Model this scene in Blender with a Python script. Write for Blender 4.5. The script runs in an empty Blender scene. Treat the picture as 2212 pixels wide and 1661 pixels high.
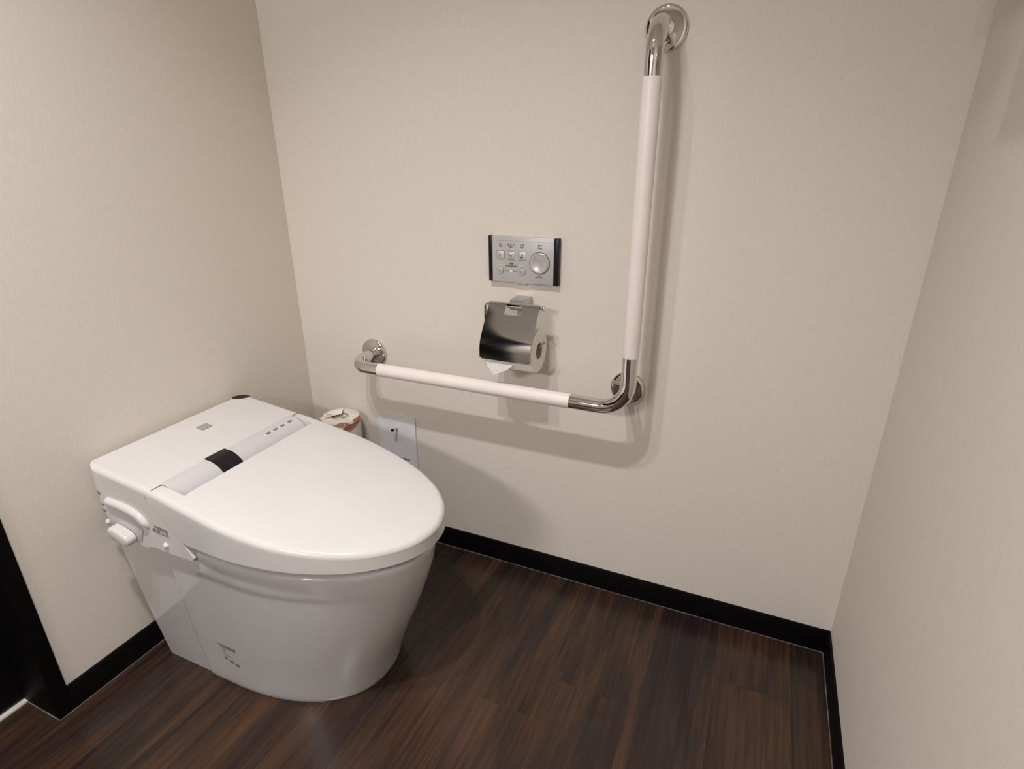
import bpy, bmesh, math, random
from mathutils import Vector, Matrix
random.seed(7)
S = bpy.context.scene
C = S.collection
PI = math.pi
YC = -0.425            # centre line of the toilet
W = 1.39               # width of the room
ROOM_Y = -2.45         # wall behind the camera
CEIL = 2.22

# ------------------------------------------------------------------ camera
cam_d = bpy.data.cameras.new('camera')
cam = bpy.data.objects.new('camera', cam_d)
C.objects.link(cam)
r_ = Vector((0.91585239, 0.40150139, -0.00332234))
u_ = Vector((-0.14542479, 0.33941398, 0.9293276))
f_ = Vector((-0.37425397, 0.85064375, -0.36924136))
m = Matrix((r_, u_, -f_)).transposed().to_4x4()
m.translation = Vector((1.14011511, -1.15877811, 1.0239055))
cam.matrix_world = m
cam_d.sensor_fit = 'HORIZONTAL'
cam_d.sensor_width = 36.0
cam_d.lens = 36.0 * 1233.29 / 2212.0
cam_d.clip_start = 0.01
S.camera = cam

# ------------------------------------------------------------------ world, lights, exposure
wd = bpy.data.worlds.new('world'); S.world = wd
wd.use_nodes = True
wd.node_tree.nodes['Background'].inputs[0].default_value = (1.0, 0.95, 0.9, 1)
wd.node_tree.nodes['Background'].inputs[1].default_value = 0.02
S.view_settings.view_transform = 'Standard'
S.view_settings.look = 'None'
S.view_settings.gamma = 1.0
S.view_settings.use_curve_mapping = False
S.view_settings.exposure = 0.26

def area(name, loc, target, size, watts, col, spread=180, shape='DISK', size_y=None):
    l = bpy.data.lights.new(name, 'AREA'); l.shape = shape; l.size = size
    if size_y: l.size_y = size_y
    l.energy = watts; l.color = col; l.spread = math.radians(spread)
    o = bpy.data.objects.new(name, l); C.objects.link(o); o.location = loc
    d = Vector(target) - Vector(loc)
    o.rotation_euler = d.to_track_quat('-Z', 'Y').to_euler()
    return o
LIGHTS = [(0.70, -1.07), (0.47, -1.07)]
area('downlight_beam_right', (LIGHTS[0][0], LIGHTS[0][1], CEIL - 0.012), (LIGHTS[0][0], LIGHTS[0][1], 0), 0.055, 5.7, (1.0, 0.98, 0.97), 102)
area('downlight_beam_left', (LIGHTS[1][0], LIGHTS[1][1], CEIL - 0.012), (LIGHTS[1][0], LIGHTS[1][1], 0), 0.055, 4.4, (1.0, 0.98, 0.97), 102)
area('mirror_lamp_beam', (0.50, ROOM_Y + 0.06, 1.55), (1.0, -0.3, 0.6), 0.6, 15.5, (1.0, 0.97, 0.96), 180, 'RECTANGLE', 0.12)

# ------------------------------------------------------------------ materials
def mat(name, col, rough=0.5, metal=0.0, coat=0.0, spec=0.5):
    mt = bpy.data.materials.new(name); mt.use_nodes = True
    b = mt.node_tree.nodes['Principled BSDF']
    b.inputs['Base Color'].default_value = (*col, 1)
    b.inputs['Roughness'].default_value = rough
    b.inputs['Metallic'].default_value = metal
    b.inputs['Coat Weight'].default_value = coat
    b.inputs['Specular IOR Level'].default_value = spec
    return mt
def N(mt, t, **kw):
    n = mt.node_tree.nodes.new(t)
    for k, v in kw.items(): setattr(n, k, v)
    return n
def L(mt, a, b): mt.node_tree.links.new(a, b)
def bsdf(mt): return mt.node_tree.nodes['Principled BSDF']
def noisy(mt, c1, c2, scale, stretch=(1, 1, 1), bump=0.0, bscale=None, dist=0.001, lo=0.35, hi=0.65):
    """Colour variation and a fine bump from object-space noise."""
    tc = N(mt, 'ShaderNodeTexCoord'); mp = N(mt, 'ShaderNodeMapping'); mp.inputs['Scale'].default_value = stretch
    L(mt, tc.outputs['Object'], mp.inputs[0])
    no = N(mt, 'ShaderNodeTexNoise'); no.inputs['Scale'].default_value = scale; no.inputs['Detail'].default_value = 4
    L(mt, mp.outputs[0], no.inputs['Vector'])
    cr = N(mt, 'ShaderNodeValToRGB'); cr.color_ramp.elements[0].position = lo; cr.color_ramp.elements[1].position = hi
    cr.color_ramp.elements[0].color = (*c1, 1); cr.color_ramp.elements[1].color = (*c2, 1)
    L(mt, no.outputs['Fac'], cr.inputs[0]); L(mt, cr.outputs[0], bsdf(mt).inputs['Base Color'])
    if bump:
        n2 = N(mt, 'ShaderNodeTexNoise'); n2.inputs['Scale'].default_value = bscale or scale; n2.inputs['Detail'].default_value = 3
        L(mt, mp.outputs[0], n2.inputs['Vector'])
        bp = N(mt, 'ShaderNodeBump'); bp.inputs['Strength'].default_value = bump; bp.inputs['Distance'].default_value = dist
        L(mt, n2.outputs['Fac'], bp.inputs['Height']); L(mt, bp.outputs[0], bsdf(mt).inputs['Normal'])
    return mt
WALLC = (0.62, 0.555, 0.465)
M = {}
M['wall'] = noisy(mat('woven wallpaper', WALLC, 0.75, spec=0.25), (0.72, 0.662, 0.592), (0.76, 0.702, 0.630), 60, (6, 6, 1), 0.35, 45, 0.0006)
M['ceiling'] = noisy(mat('ceiling paint', (0.7, 0.68, 0.63), 0.9), (0.68, 0.66, 0.61), (0.72, 0.70, 0.65), 40)
M['black'] = noisy(mat('black vinyl skirting', (0.006, 0.005, 0.006), 0.6, spec=0.12), (0.0022, 0.0016, 0.002), (0.0035, 0.0025, 0.003), 30)
M['caulk'] = noisy(mat('grey caulk', (0.3, 0.28, 0.26), 0.6), (0.09, 0.08, 0.078), (0.20, 0.185, 0.175), 40)
M['threshold'] = noisy(mat('pale threshold', (0.6, 0.6, 0.56), 0.5), (0.55, 0.55, 0.5), (0.65, 0.65, 0.6), 40)
M['ceramic'] = noisy(mat('glazed white ceramic', (0.8, 0.8, 0.8), 0.08, coat=0.3), (0.56, 0.545, 0.55), (0.575, 0.56, 0.565), 8)
M['plastic'] = noisy(mat('glossy white plastic', (0.86, 0.84, 0.82), 0.14, spec=0.45), (0.635, 0.615, 0.60), (0.65, 0.63, 0.615), 10)
M['plastic2'] = noisy(mat('pale grey plastic', (0.72, 0.7, 0.71), 0.3), (0.56, 0.545, 0.56), (0.58, 0.565, 0.58), 10)
M['darkplastic'] = noisy(mat('black gloss plastic', (0.012, 0.01, 0.012), 0.3, spec=0.25), (0.010, 0.008, 0.010), (0.015, 0.012, 0.014), 20)
M['grey'] = noisy(mat('grey button plastic', (0.33, 0.32, 0.29), 0.35), (0.31, 0.30, 0.27), (0.35, 0.34, 0.31), 30)
M['chrome'] = noisy(mat('polished steel', (0.7, 0.68, 0.65), 0.045, 1.0), (0.68, 0.66, 0.63), (0.72, 0.70, 0.67), 12)
M['brushed'] = noisy(mat('brushed steel', (0.5, 0.5, 0.5), 0.09, 1.0), (0.50, 0.495, 0.49), (0.54, 0.535, 0.53), 12, (1, 1, 60))
M['satin'] = noisy(mat('satin metal', (0.55, 0.54, 0.53), 0.32, 0.9), (0.50, 0.49, 0.48), (0.56, 0.55, 0.54), 12)
M['sleeve'] = noisy(mat('cream vinyl sleeve', (0.84, 0.76, 0.73), 0.4), (0.83, 0.745, 0.71), (0.86, 0.775, 0.74), 20)
M['tissue'] = noisy(mat('toilet tissue', (0.85, 0.84, 0.8), 0.95, spec=0.1), (0.82, 0.81, 0.76), (0.87, 0.86, 0.82), 150, bump=0.4, bscale=300)
M['card'] = noisy(mat('cardboard core', (0.5, 0.4, 0.28), 0.9, spec=0.1), (0.45, 0.36, 0.25), (0.55, 0.44, 0.31), 60)
M['paper'] = noisy(mat('white paper', (0.74, 0.74, 0.78), 0.8, spec=0.2), (0.72, 0.72, 0.76), (0.76, 0.76, 0.80), 25, bump=0.5, bscale=18, dist=0.003)
M['panel'] = noisy(mat('silver panel', (0.36, 0.345, 0.34), 0.38, 0.12), (0.50, 0.485, 0.48), (0.53, 0.515, 0.51), 30)
M['button'] = noisy(mat('silver button', (0.5, 0.48, 0.47), 0.32, 0.3), (0.53, 0.515, 0.51), (0.56, 0.545, 0.54), 30)
M['ink'] = noisy(mat('dark print', (0.05, 0.045, 0.045), 0.6), (0.045, 0.04, 0.04), (0.055, 0.05, 0.05), 60)
M['greyink'] = noisy(mat('grey print', (0.16, 0.145, 0.13), 0.6), (0.20, 0.185, 0.17), (0.22, 0.205, 0.19), 60)
M['groove'] = noisy(mat('shadow gap', (0.06, 0.055, 0.055), 0.6), (0.055, 0.05, 0.05), (0.065, 0.06, 0.06), 60)
M['whiteink'] = noisy(mat('white raised dots', (0.8, 0.8, 0.78), 0.4), (0.9, 0.9, 0.88), (0.92, 0.92, 0.9), 60)
def emit(name, col, st):
    mt = mat(name, col, 0.3); b = bsdf(mt)
    b.inputs['Emission Color'].default_value = (*col, 1); b.inputs['Emission Strength'].default_value = st
    return mt
M['led'] = emit('green led', (0.10, 1.0, 0.04), 1.0)
M['lens'] = emit('lit lens', (1.0, 0.93, 0.85), 6.0)

# wood floor: planks carry their own uv, grain runs along v
def wood():
    mt = mat('dark wood vinyl', (0.05, 0.03, 0.02), 0.25, spec=0.4)
    tc = N(mt, 'ShaderNodeTexCoord')
    def tex(sx, sy, sc, det=3, dist=0.0, w=0):
        mp = N(mt, 'ShaderNodeMapping'); mp.inputs['Scale'].default_value = (sx, sy, 1); mp.inputs['Location'].default_value = (w, w, 0)
        L(mt, tc.outputs['UV'], mp.inputs[0])
        no = N(mt, 'ShaderNodeTexNoise'); no.inputs['Scale'].default_value = sc; no.inputs['Detail'].default_value = det
        no.inputs['Distortion'].default_value = dist
        L(mt, mp.outputs[0], no.inputs['Vector']); return no.outputs['Fac']
    broad = tex(11.5, 1.5, 1.0, 4.0, 1.1)
    hue = tex(11, 1.1, 1.0, 2, 0.8, 31.7)
    fine = tex(150, 6, 1.0, 5, 0.6, 5.1)
    cr = N(mt, 'ShaderNodeValToRGB'); e = cr.color_ramp.elements
    e[0].position = 0.33; e[0].color = (0.015, 0.0095, 0.0100, 1)
    e[1].position = 0.70; e[1].color = (0.094, 0.043, 0.023, 1)
    a = e.new(0.47); a.color = (0.030, 0.0175, 0.0160, 1)
    a = e.new(0.53); a.color = (0.056, 0.028, 0.0170, 1)
    a = e.new(0.60); a.color = (0.072, 0.034, 0.018, 1)
    L(mt, broad, cr.inputs[0])
    cr2 = N(mt, 'ShaderNodeValToRGB'); e = cr2.color_ramp.elements
    e[0].position = 0.35; e[0].color = (0.030, 0.019, 0.020, 1); e[1].position = 0.65; e[1].color = (0.066, 0.037, 0.018, 1)
    L(mt, hue, cr2.inputs[0])
    mx = N(mt, 'ShaderNodeMix', data_type='RGBA'); mx.inputs[0].default_value = 0.38
    L(mt, cr.outputs[0], mx.inputs[6]); L(mt, cr2.outputs[0], mx.inputs[7])
    mr = N(mt, 'ShaderNodeMapRange'); mr.inputs[1].default_value = 0.3; mr.inputs[2].default_value = 0.7
    mr.inputs[3].default_value = 0.54; mr.inputs[4].default_value = 1.12
    L(mt, fine, mr.inputs[0])
    mul = N(mt, 'ShaderNodeMix', data_type='RGBA', blend_type='MULTIPLY'); mul.inputs[0].default_value = 1.0
    L(mt, mx.outputs[2], mul.inputs[6]); L(mt, mr.outputs[0], mul.inputs[7])
    L(mt, mul.outputs[2], bsdf(mt).inputs['Base Color'])
    bp = N(mt, 'ShaderNodeBump'); bp.inputs['Strength'].default_value = 0.25; bp.inputs['Distance'].default_value = 0.0005
    L(mt, fine, bp.inputs['Height']); L(mt, bp.outputs[0], bsdf(mt).inputs['Normal'])
    return mt
M['wood'] = wood()
M['seam'] = noisy(mat('plank seam', (0.13, 0.085, 0.06), 0.5), (0.05, 0.034, 0.027), (0.10, 0.067, 0.05), 40)  # paler than the boards: light caught on plank bevels, put into the colour

# wrapped roll: cream paper with a brown band winding round it
def wrapper():
    mt = mat('printed roll wrapper', (0.8, 0.75, 0.66), 0.55)
    tc = N(mt, 'ShaderNodeTexCoord'); sp = N(mt, 'ShaderNodeSeparateXYZ'); L(mt, tc.outputs['Object'], sp.inputs[0])
    at = N(mt, 'ShaderNodeMath', operation='ARCTAN2'); L(mt, sp.outputs[1], at.inputs[0]); L(mt, sp.outputs[0], at.inputs[1])
    no = N(mt, 'ShaderNodeTexNoise'); no.inputs['Scale'].default_value = 60; no.inputs['Detail'].default_value = 3
    L(mt, tc.outputs['Object'], no.inputs['Vector'])
    # v = angle/2pi + z/pitch + noise
    a = N(mt, 'ShaderNodeMath', operation='DIVIDE'); L(mt, at.outputs[0], a.inputs[0]); a.inputs[1].default_value = 2 * PI
    b = N(mt, 'ShaderNodeMath', operation='MULTIPLY'); L(mt, sp.outputs[2], b.inputs[0]); b.inputs[1].default_value = -9.0
    c = N(mt, 'ShaderNodeMath', operation='ADD'); L(mt, a.outputs[0], c.inputs[0]); L(mt, b.outputs[0], c.inputs[1])
    d = N(mt, 'ShaderNodeMath', operation='MULTIPLY_ADD'); L(mt, no.outputs['Fac'], d.inputs[0]); d.inputs[1].default_value = 0.06; L(mt, c.outputs[0], d.inputs[2])
    e = N(mt, 'ShaderNodeMath', operation='FRACT'); L(mt, d.outputs[0], e.inputs[0])
    cr = N(mt, 'ShaderNodeValToRGB'); cr.color_ramp.interpolation = 'CONSTANT'
    el = cr.color_ramp.elements; el[0].position = 0; el[0].color = (0.72, 0.68, 0.62, 1); el[1].position = 0.82; el[1].color = (0.30, 0.145, 0.08, 1)
    x = el.new(0.955); x.color = (0.62, 0.46, 0.34, 1); x = el.new(0.965); x.color = (0.30, 0.145, 0.08, 1); x = el.new(0.995); x.color = (0.72, 0.68, 0.62, 1)
    L(mt, e.outputs[0], cr.inputs[0]); L(mt, cr.outputs[0], bsdf(mt).inputs['Base Color'])
    return mt
M['wrapper'] = wrapper()
def wraptop():
    mt = mat('folded wrapper paper', (0.8, 0.72, 0.62), 0.6)
    tc = N(mt, 'ShaderNodeTexCoord'); sp = N(mt, 'ShaderNodeSeparateXYZ'); L(mt, tc.outputs['Object'], sp.inputs[0])
    cb = N(mt, 'ShaderNodeCombineXYZ'); L(mt, sp.outputs[0], cb.inputs[0]); L(mt, sp.outputs[1], cb.inputs[1])
    ln = N(mt, 'ShaderNodeVectorMath', operation='LENGTH'); L(mt, cb.outputs[0], ln.inputs[0])
    no = N(mt, 'ShaderNodeTexNoise'); no.inputs['Scale'].default_value = 42; no.inputs['Detail'].default_value = 3; L(mt, tc.outputs['Object'], no.inputs['Vector'])
    a = N(mt, 'ShaderNodeMath', operation='MULTIPLY_ADD'); L(mt, no.outputs['Fac'], a.inputs[0]); a.inputs[1].default_value = 0.034; L(mt, ln.outputs['Value'], a.inputs[2])
    cr = N(mt, 'ShaderNodeValToRGB'); cr.color_ramp.interpolation = 'CONSTANT'
    mr = N(mt, 'ShaderNodeMapRange'); mr.inputs[1].default_value = 0; mr.inputs[2].default_value = 0.08; L(mt, a.outputs[0], mr.inputs[0])
    e = cr.color_ramp.elements; e[0].position = 0; e[0].color = (0.22, 0.10, 0.06, 1); e[1].position = 0.30; e[1].color = (0.74, 0.69, 0.62, 1)
    x = e.new(0.42); x.color = (0.33, 0.16, 0.09, 1); x = e.new(0.47); x.color = (0.74, 0.69, 0.62, 1); x = e.new(0.86); x.color = (0.36, 0.18, 0.10, 1)
    L(mt, mr.outputs[0], cr.inputs[0]); L(mt, cr.outputs[0], bsdf(mt).inputs['Base Color'])
    return mt
M['wraptop'] = wraptop()

# ------------------------------------------------------------------ helpers
def link(name, me, m_, parent=None):
    o = bpy.data.objects.new(name, me); C.objects.link(o)
    if m_: me.materials.append(m_)
    if parent: o.parent = parent; o.matrix_parent_inverse = parent.matrix_basis.inverted()
    return o
def mesh(name, vs, fs, m_, parent=None, smooth=True, angle=35):
    me = bpy.data.meshes.new(name); me.from_pydata([tuple(v) for v in vs], [], fs); me.update()
    bm = bmesh.new(); bm.from_mesh(me); bmesh.ops.recalc_face_normals(bm, faces=bm.faces[:]); bm.to_mesh(me); bm.free()
    return finish(name, me, m_, parent, smooth, angle)
def finish(name, me, m_, parent=None, smooth=True, angle=35):
    if smooth:
        me.polygons.foreach_set('use_smooth', [True] * len(me.polygons))
        try: me.set_sharp_from_angle(angle=math.radians(angle))
        except Exception: pass
    return link(name, me, m_, parent)
def from_bm(name, bm, m_, parent=None, smooth=True, angle=35):
    bmesh.ops.recalc_face_normals(bm, faces=bm.faces[:])
    me = bpy.data.meshes.new(name); bm.to_mesh(me); bm.free()
    return finish(name, me, m_, parent, smooth, angle)
def box_bm(x0, x1, y0, y1, z0, z1, bm=None):
    bm = bm or bmesh.new()
    v = [bm.verts.new(p) for p in [(x0,y0,z0),(x1,y0,z0),(x1,y1,z0),(x0,y1,z0),(x0,y0,z1),(x1,y0,z1),(x1,y1,z1),(x0,y1,z1)]]
    for f in [(0,3,2,1),(4,5,6,7),(0,1,5,4),(1,2,6,5),(2,3,7,6),(3,0,4,7)]: bm.faces.new([v[i] for i in f])
    return bm
def box(name, x0, x1, y0, y1, z0, z1, m_, parent=None, bev=0.0, seg=3):
    bm = box_bm(x0, x1, y0, y1, z0, z1)
    if bev: bmesh.ops.bevel(bm, geom=bm.edges[:], offset=bev, segments=seg, profile=0.5, affect='EDGES')
    return from_bm(name, bm, m_, parent, bool(bev), 50)
def prism(name, poly, axis, a, b, m_, parent=None, bev=0.0, seg=3, smooth=True):
    """poly: 2-D outline in the plane normal to axis, extruded from a to b."""
    def P(p, t):
        if axis == 'x': return (t, p[0], p[1])
        if axis == 'y': return (p[0], t, p[1])
        return (p[0], p[1], t)
    n = len(poly); bm = bmesh.new()
    A = [bm.verts.new(P(p, a)) for p in poly]; B = [bm.verts.new(P(p, b)) for p in poly]
    fa = bm.faces.new(A); fb = bm.faces.new(B[::-1])
    for i in range(n): bm.faces.new([A[i], B[i], B[(i+1) % n], A[(i+1) % n]])
    bmesh.ops.recalc_face_normals(bm, faces=bm.faces[:])
    if bev:
        es = list(set(list(fa.edges) + list(fb.edges)))
        bmesh.ops.bevel(bm, geom=es, offset=bev, segments=seg, profile=0.5, affect='EDGES')
    return from_bm(name, bm, m_, parent, smooth, 40)
def smooth_path(pts, n=8):
    P = [Vector(p) for p in pts]; out = []
    Q = [2*P[0]-P[1]] + P + [2*P[-1]-P[-2]]
    for i in range(1, len(Q) - 2):
        for k in range(n):
            t = k / n; p0, p1, p2, p3 = Q[i-1:i+3]
            out.append(0.5*((2*p1)+(-p0+p2)*t+(2*p0-5*p1+4*p2-p3)*t*t+(-p0+3*p1-3*p2+p3)*t**3))
    out.append(P[-1]); return out
def arc_path(pts, r, n=10):
    """Polyline with its inner corners rounded to radius r."""
    P = [Vector(p) for p in pts]; out = [P[0]]
    for i in range(1, len(P) - 1):
        a = (P[i-1]-P[i]).normalized(); b = (P[i+1]-P[i]).normalized()
        th = a.angle(b); d = r / math.tan(th / 2); ctr = P[i] + (a+b).normalized() * (r / math.sin(th / 2))
        s = P[i] + a*d - ctr; e = P[i] + b*d - ctr; w = s.angle(e)
        for k in range(n + 1):
            t = k / n; out.append(ctr + (s*math.sin((1-t)*w) + e*math.sin(t*w)) / math.sin(w))
    out.append(P[-1]); return out
def tube(name, path, r, m_, parent=None, seg=24, cap=True, scale=None):
    P = [Vector(p) for p in path]; n = len(P); vs = []; fs = []
    T = [(P[min(i+1, n-1)] - P[max(i-1, 0)]).normalized() for i in range(n)]
    up = Vector((0, 0, 1)) if abs(T[0].z) < 0.9 else Vector((1, 0, 0))
    nrm = (up - T[0]*up.dot(T[0])).normalized()
    for i in range(n):
        if i: nrm = (nrm - T[i]*nrm.dot(T[i])).normalized()
        bn = T[i].cross(nrm); rr = r if scale is None else r*scale[i]
        for k in range(seg):
            a = 2*PI*k/seg; vs.append(P[i] + (nrm*math.cos(a) + bn*math.sin(a))*rr)
    for i in range(n-1):
        for k in range(seg):
            k2 = (k+1) % seg; fs.append((i*seg+k, i*seg+k2, (i+1)*seg+k2, (i+1)*seg+k))
    if cap: fs.append(tuple(range(seg))[::-1]); fs.append(tuple((n-1)*seg+k for k in range(seg)))
    return mesh(name, vs, fs, m_, parent)
def lathe(name, prof, axis, origin, m_, parent=None, seg=48):
    """prof: (radius, height along axis); axis vector; origin."""
    ax = Vector(axis).normalized(); t = Vector((0,0,1)) if abs(ax.z) < .9 else Vector((1,0,0))
    e1 = ax.cross(t).normalized(); e2 = ax.cross(e1); o = Vector(origin); vs = []; fs = []
    for r, h in prof:
        for k in range(seg):
            a = 2*PI*k/seg; vs.append(o + ax*h + (e1*math.cos(a)+e2*math.sin(a))*r)
    for i in range(len(prof)-1):
        for k in range(seg):
            k2 = (k+1) % seg; fs.append((i*seg+k, i*seg+k2, (i+1)*seg+k2, (i+1)*seg+k))
    if prof[0][0] > 1e-6: fs.append(tuple(range(seg)))
    if prof[-1][0] > 1e-6: fs.append(tuple((len(prof)-1)*seg+k for k in range(seg)))
    o_ = mesh(name, vs, fs, m_, parent)
    return o_
def thing(name, label, cat, loc, group=None):
    o = bpy.data.objects.new(name, None); C.objects.link(o); o.location = loc; o.empty_display_size = 0.05
    o['label'] = label; o['category'] = cat
    if group: o['group'] = group
    bpy.context.view_layer.update()
    return o
def tag(o, label, cat): o['label'] = label; o['category'] = cat; return o
def struct(o): o['kind'] = 'structure'; return o
def text(name, body, origin, ex, ey, size, m_, parent, font=None, spacing=1.0, depth=0.0002, align='CENTER', bold=0.0):
    """Flat lettering: origin, direction of reading, direction of up; turned into a mesh."""
    cu = bpy.data.curves.new(name, 'FONT'); cu.body = body; cu.size = size; cu.align_x = align; cu.align_y = 'CENTER'
    cu.extrude = depth; cu.space_character = spacing; cu.resolution_u = 3; cu.offset = bold
    t = bpy.data.objects.new('tmp', cu); C.objects.link(t)
    bpy.context.view_layer.update()
    dg = bpy.context.evaluated_depsgraph_get()
    me = bpy.data.meshes.new_from_object(t.evaluated_get(dg))
    bpy.data.objects.remove(t); bpy.data.curves.remove(cu)
    X = Vector(ex).normalized(); Z = X.cross(Vector(ey)).normalized(); Y = Z.cross(X)
    mm = Matrix((X, Y, Z)).transposed().to_4x4(); mm.translation = Vector(origin)
    me.transform(mm); me.materials.clear()
    return link(name, me, m_, parent)
def rrect(cx, cy, w, h, r, n=6):
    out = []
    for sx, sy, a0 in ((1, 1, 0), (-1, 1, PI/2), (-1, -1, PI), (1, -1, 1.5*PI)):
        for k in range(n+1):
            a = a0 + (PI/2)*k/n
            out.append((cx + sx*(w/2-r) + r*math.cos(a), cy + sy*(h/2-r) + r*math.sin(a)))
    return out

# ------------------------------------------------------------------ room shell
def floor():
    # substrate plus individual boards laid along y, each with its own uv
    vs = [(-0.25, ROOM_Y, -0.03), (W, ROOM_Y, -0.03), (W, 0, -0.03), (-0.25, 0, -0.03)]
    vs += [(x, y, -0.0006) for x, y, z in vs]
    fs = [(0,3,2,1), (4,5,6,7), (0,1,5,4), (1,2,6,5), (2,3,7,6), (3,0,4,7)]
    mi = [1]*6; uvs = []
    g = 0.0005; pw = 0.1475; LN = 0.915
    joints = {0: -0.72, 1: -0.41, 2: -0.308, 3: -0.62, 4: -0.172, 5: -0.80, -1: -0.28, -2: -0.55, -3: -0.86, -4: -0.35}
    rnd = random.Random(3); faces_uv = {}
    for k in range(-6, 6):
        x0 = max(0.578 + pw*k + g, -0.25); x1 = min(0.578 + pw*(k+1) - g, W)
        if x1 <= x0: continue
        j = joints.get(k, -0.5); ys = [0.0, j, j-LN, j-2*LN, ROOM_Y-1]
        for a, b in zip(ys, ys[1:]):
            a_, b_ = a - (g if a < 0 else 0), max(b + g, ROOM_Y)
            if a_ <= b_: continue
            i = len(vs); vs += [(x0, b_, 0), (x1, b_, 0), (x1, a_, 0), (x0, a_, 0)]
            ou, ov = rnd.uniform(0, 60), rnd.uniform(0, 60)
            faces_uv[len(fs)] = (ou, ov); fs.append((i, i+1, i+2, i+3)); mi.append(0)
    me = bpy.data.meshes.new('floor'); me.from_pydata(vs, [], fs); me.update()
    me.materials.append(M['wood']); me.materials.append(M['seam'])
    me.polygons.foreach_set('material_index', mi)
    uv = me.uv_layers.new(name='UVMap')
    for p in me.polygons:
        ou, ov = faces_uv.get(p.index, (0, 0))
        for li in p.loop_indices:
            v = me.vertices[me.loops[li].vertex_index].co; uv.data[li].uv = (v.x+ou, v.y+ov)
    o = bpy.data.objects.new('floor', me); C.objects.link(o); struct(o)
floor()
T = 0.08
struct(box('ceiling', -0.25, W+T, ROOM_Y, T, CEIL, CEIL+T, M['ceiling']))
struct(box('wall_back', -0.25, W+T, 0, T, -0.03, CEIL, M['wall']))
struct(box('wall_right', W, W+T, ROOM_Y, 0, -0.03, CEIL, M['wall']))
struct(box('wall_left', -0.25, 0, -0.757, 0, -0.03, CEIL, M['wall']))
struct(box('wall_front', -0.25, W+T, ROOM_Y-T, ROOM_Y, -0.03, CEIL, M['wall']))
struct(box('wall_side', -0.25, 0, ROOM_Y, -1.70, -0.03, CEIL, M['wall']))
# black door in its recess, left of the picture
struct(box('trim_1', -0.25, 0.005, -0.785, -0.757, 0, 1.74, M['black'], bev=0.0008, seg=2))
struct(box('trim_2', -0.25, 0.005, -1.70, -1.672, 0, 1.74, M['black'], bev=0.0008, seg=2))
d = struct(box('door_1', -0.16, -0.110, -1.672, -0.785, 0.010, 1.74, M['black']))
h = tube('door_handle', arc_path([(-0.110, -1.58, 1.0), (-0.06, -1.58, 1.0), (-0.06, -1.47, 1.0)], 0.015), 0.009, M['satin'], d)
struct(box('trim_3', -0.25, 0.005, -1.70, -0.757, 1.74, 1.77, M['black']))
struct(box('wall_over_door', -0.25, 0, -1.70, -0.757, 1.77, CEIL, M['wall']))
struct(box('trim_4', -0.20, -0.1005, -1.672, -0.785, 0, 0.0035, M['threshold']))
BH = 0.06; BT = 0.005
def skirting(name, x0, x1, y0, y1, strip):
    b = struct(box(name, x0, x1, y0, y1, 0, BH, M['black'], bev=0.0012, seg=2))
    box('caulk_line', *strip, 0, 0.0012, M['caulk'], b)
skirting('baseboard_back', 0.0, W, -BT, 0, (BT, W-BT, -BT-0.0018, -BT))
skirting('baseboard_right', W-BT, W, ROOM_Y, -BT, (W-BT-0.0018, W-BT, ROOM_Y, -BT))
skirting('baseboard_left', 0, BT, -0.757, -BT, (BT, BT+0.0018, -0.757, -BT))
skirting('baseboard_front', BT, W-BT, ROOM_Y, ROOM_Y+BT, (BT, W-BT, ROOM_Y+BT, ROOM_Y+BT+0.0018))
box('caulk_line', 0.005, 0.0068, -0.787, -0.757, 0, 0.0012, M['caulk'], bpy.data.objects['trim_1'])
box('caulk_line', -0.10, 0.0068, -0.7868, -0.785, 0, 0.0012, M['caulk'], bpy.data.objects['trim_1'])
# lamps that light the room (above and behind the picture)
for (x, y), lab in zip(LIGHTS, ('round ceiling downlight nearer the right wall', 'round ceiling downlight nearer the door side')):
    t = thing('downlight', lab, 'ceiling light', (x, y, CEIL))
    lathe('trim_ring', [(0.042, -0.001), (0.056, -0.001), (0.058, -0.005), (0.050, -0.010), (0.042, -0.006)], (0, 0, 1), (x, y, CEIL), M['plastic'], t)
t = thing('mirror_lamp', 'long white lamp on the wall behind the camera', 'lamp', (0.50, ROOM_Y, 1.55))
box('lamp_body', 0.19, 0.81, ROOM_Y, ROOM_Y+0.025, 1.485, 1.615, M['plastic'], t, bev=0.008)

# ------------------------------------------------------------------ toilet
toilet = thing('toilet', 'white electronic toilet with closed lid and low one-piece tank', 'toilet', (0.33, YC, 0))
def half_w(x, x0, a, b, n):
    if x <= x0: return b
    u = min((x-x0)/a, 1.0); return b * (1 - u**n) ** (1.0/n)
def lerp_tab(tab, z):
    if z <= tab[0][0]: return tab[0][1]
    for (a, va), (b, vb) in zip(tab, tab[1:]):
        if z <= b: t = (z-a)/(b-a); return va + (vb-va)*t
    return tab[-1][1]
def front_outline(x_rear, x0, xf, b, n, cnt=40, side=6):
    """Half outline (x, w) from rear side to the nose."""
    pts = [(x_rear + (x0-x_rear)*k/side, b) for k in range(side)]
    for k in range(cnt+1):
        th = (PI/2)*k/cnt
        pts.append((x0 + (xf-x0)*math.sin(th)**(2/n), b*max(math.cos(th), 0)**(2/n)))
    return pts
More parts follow.
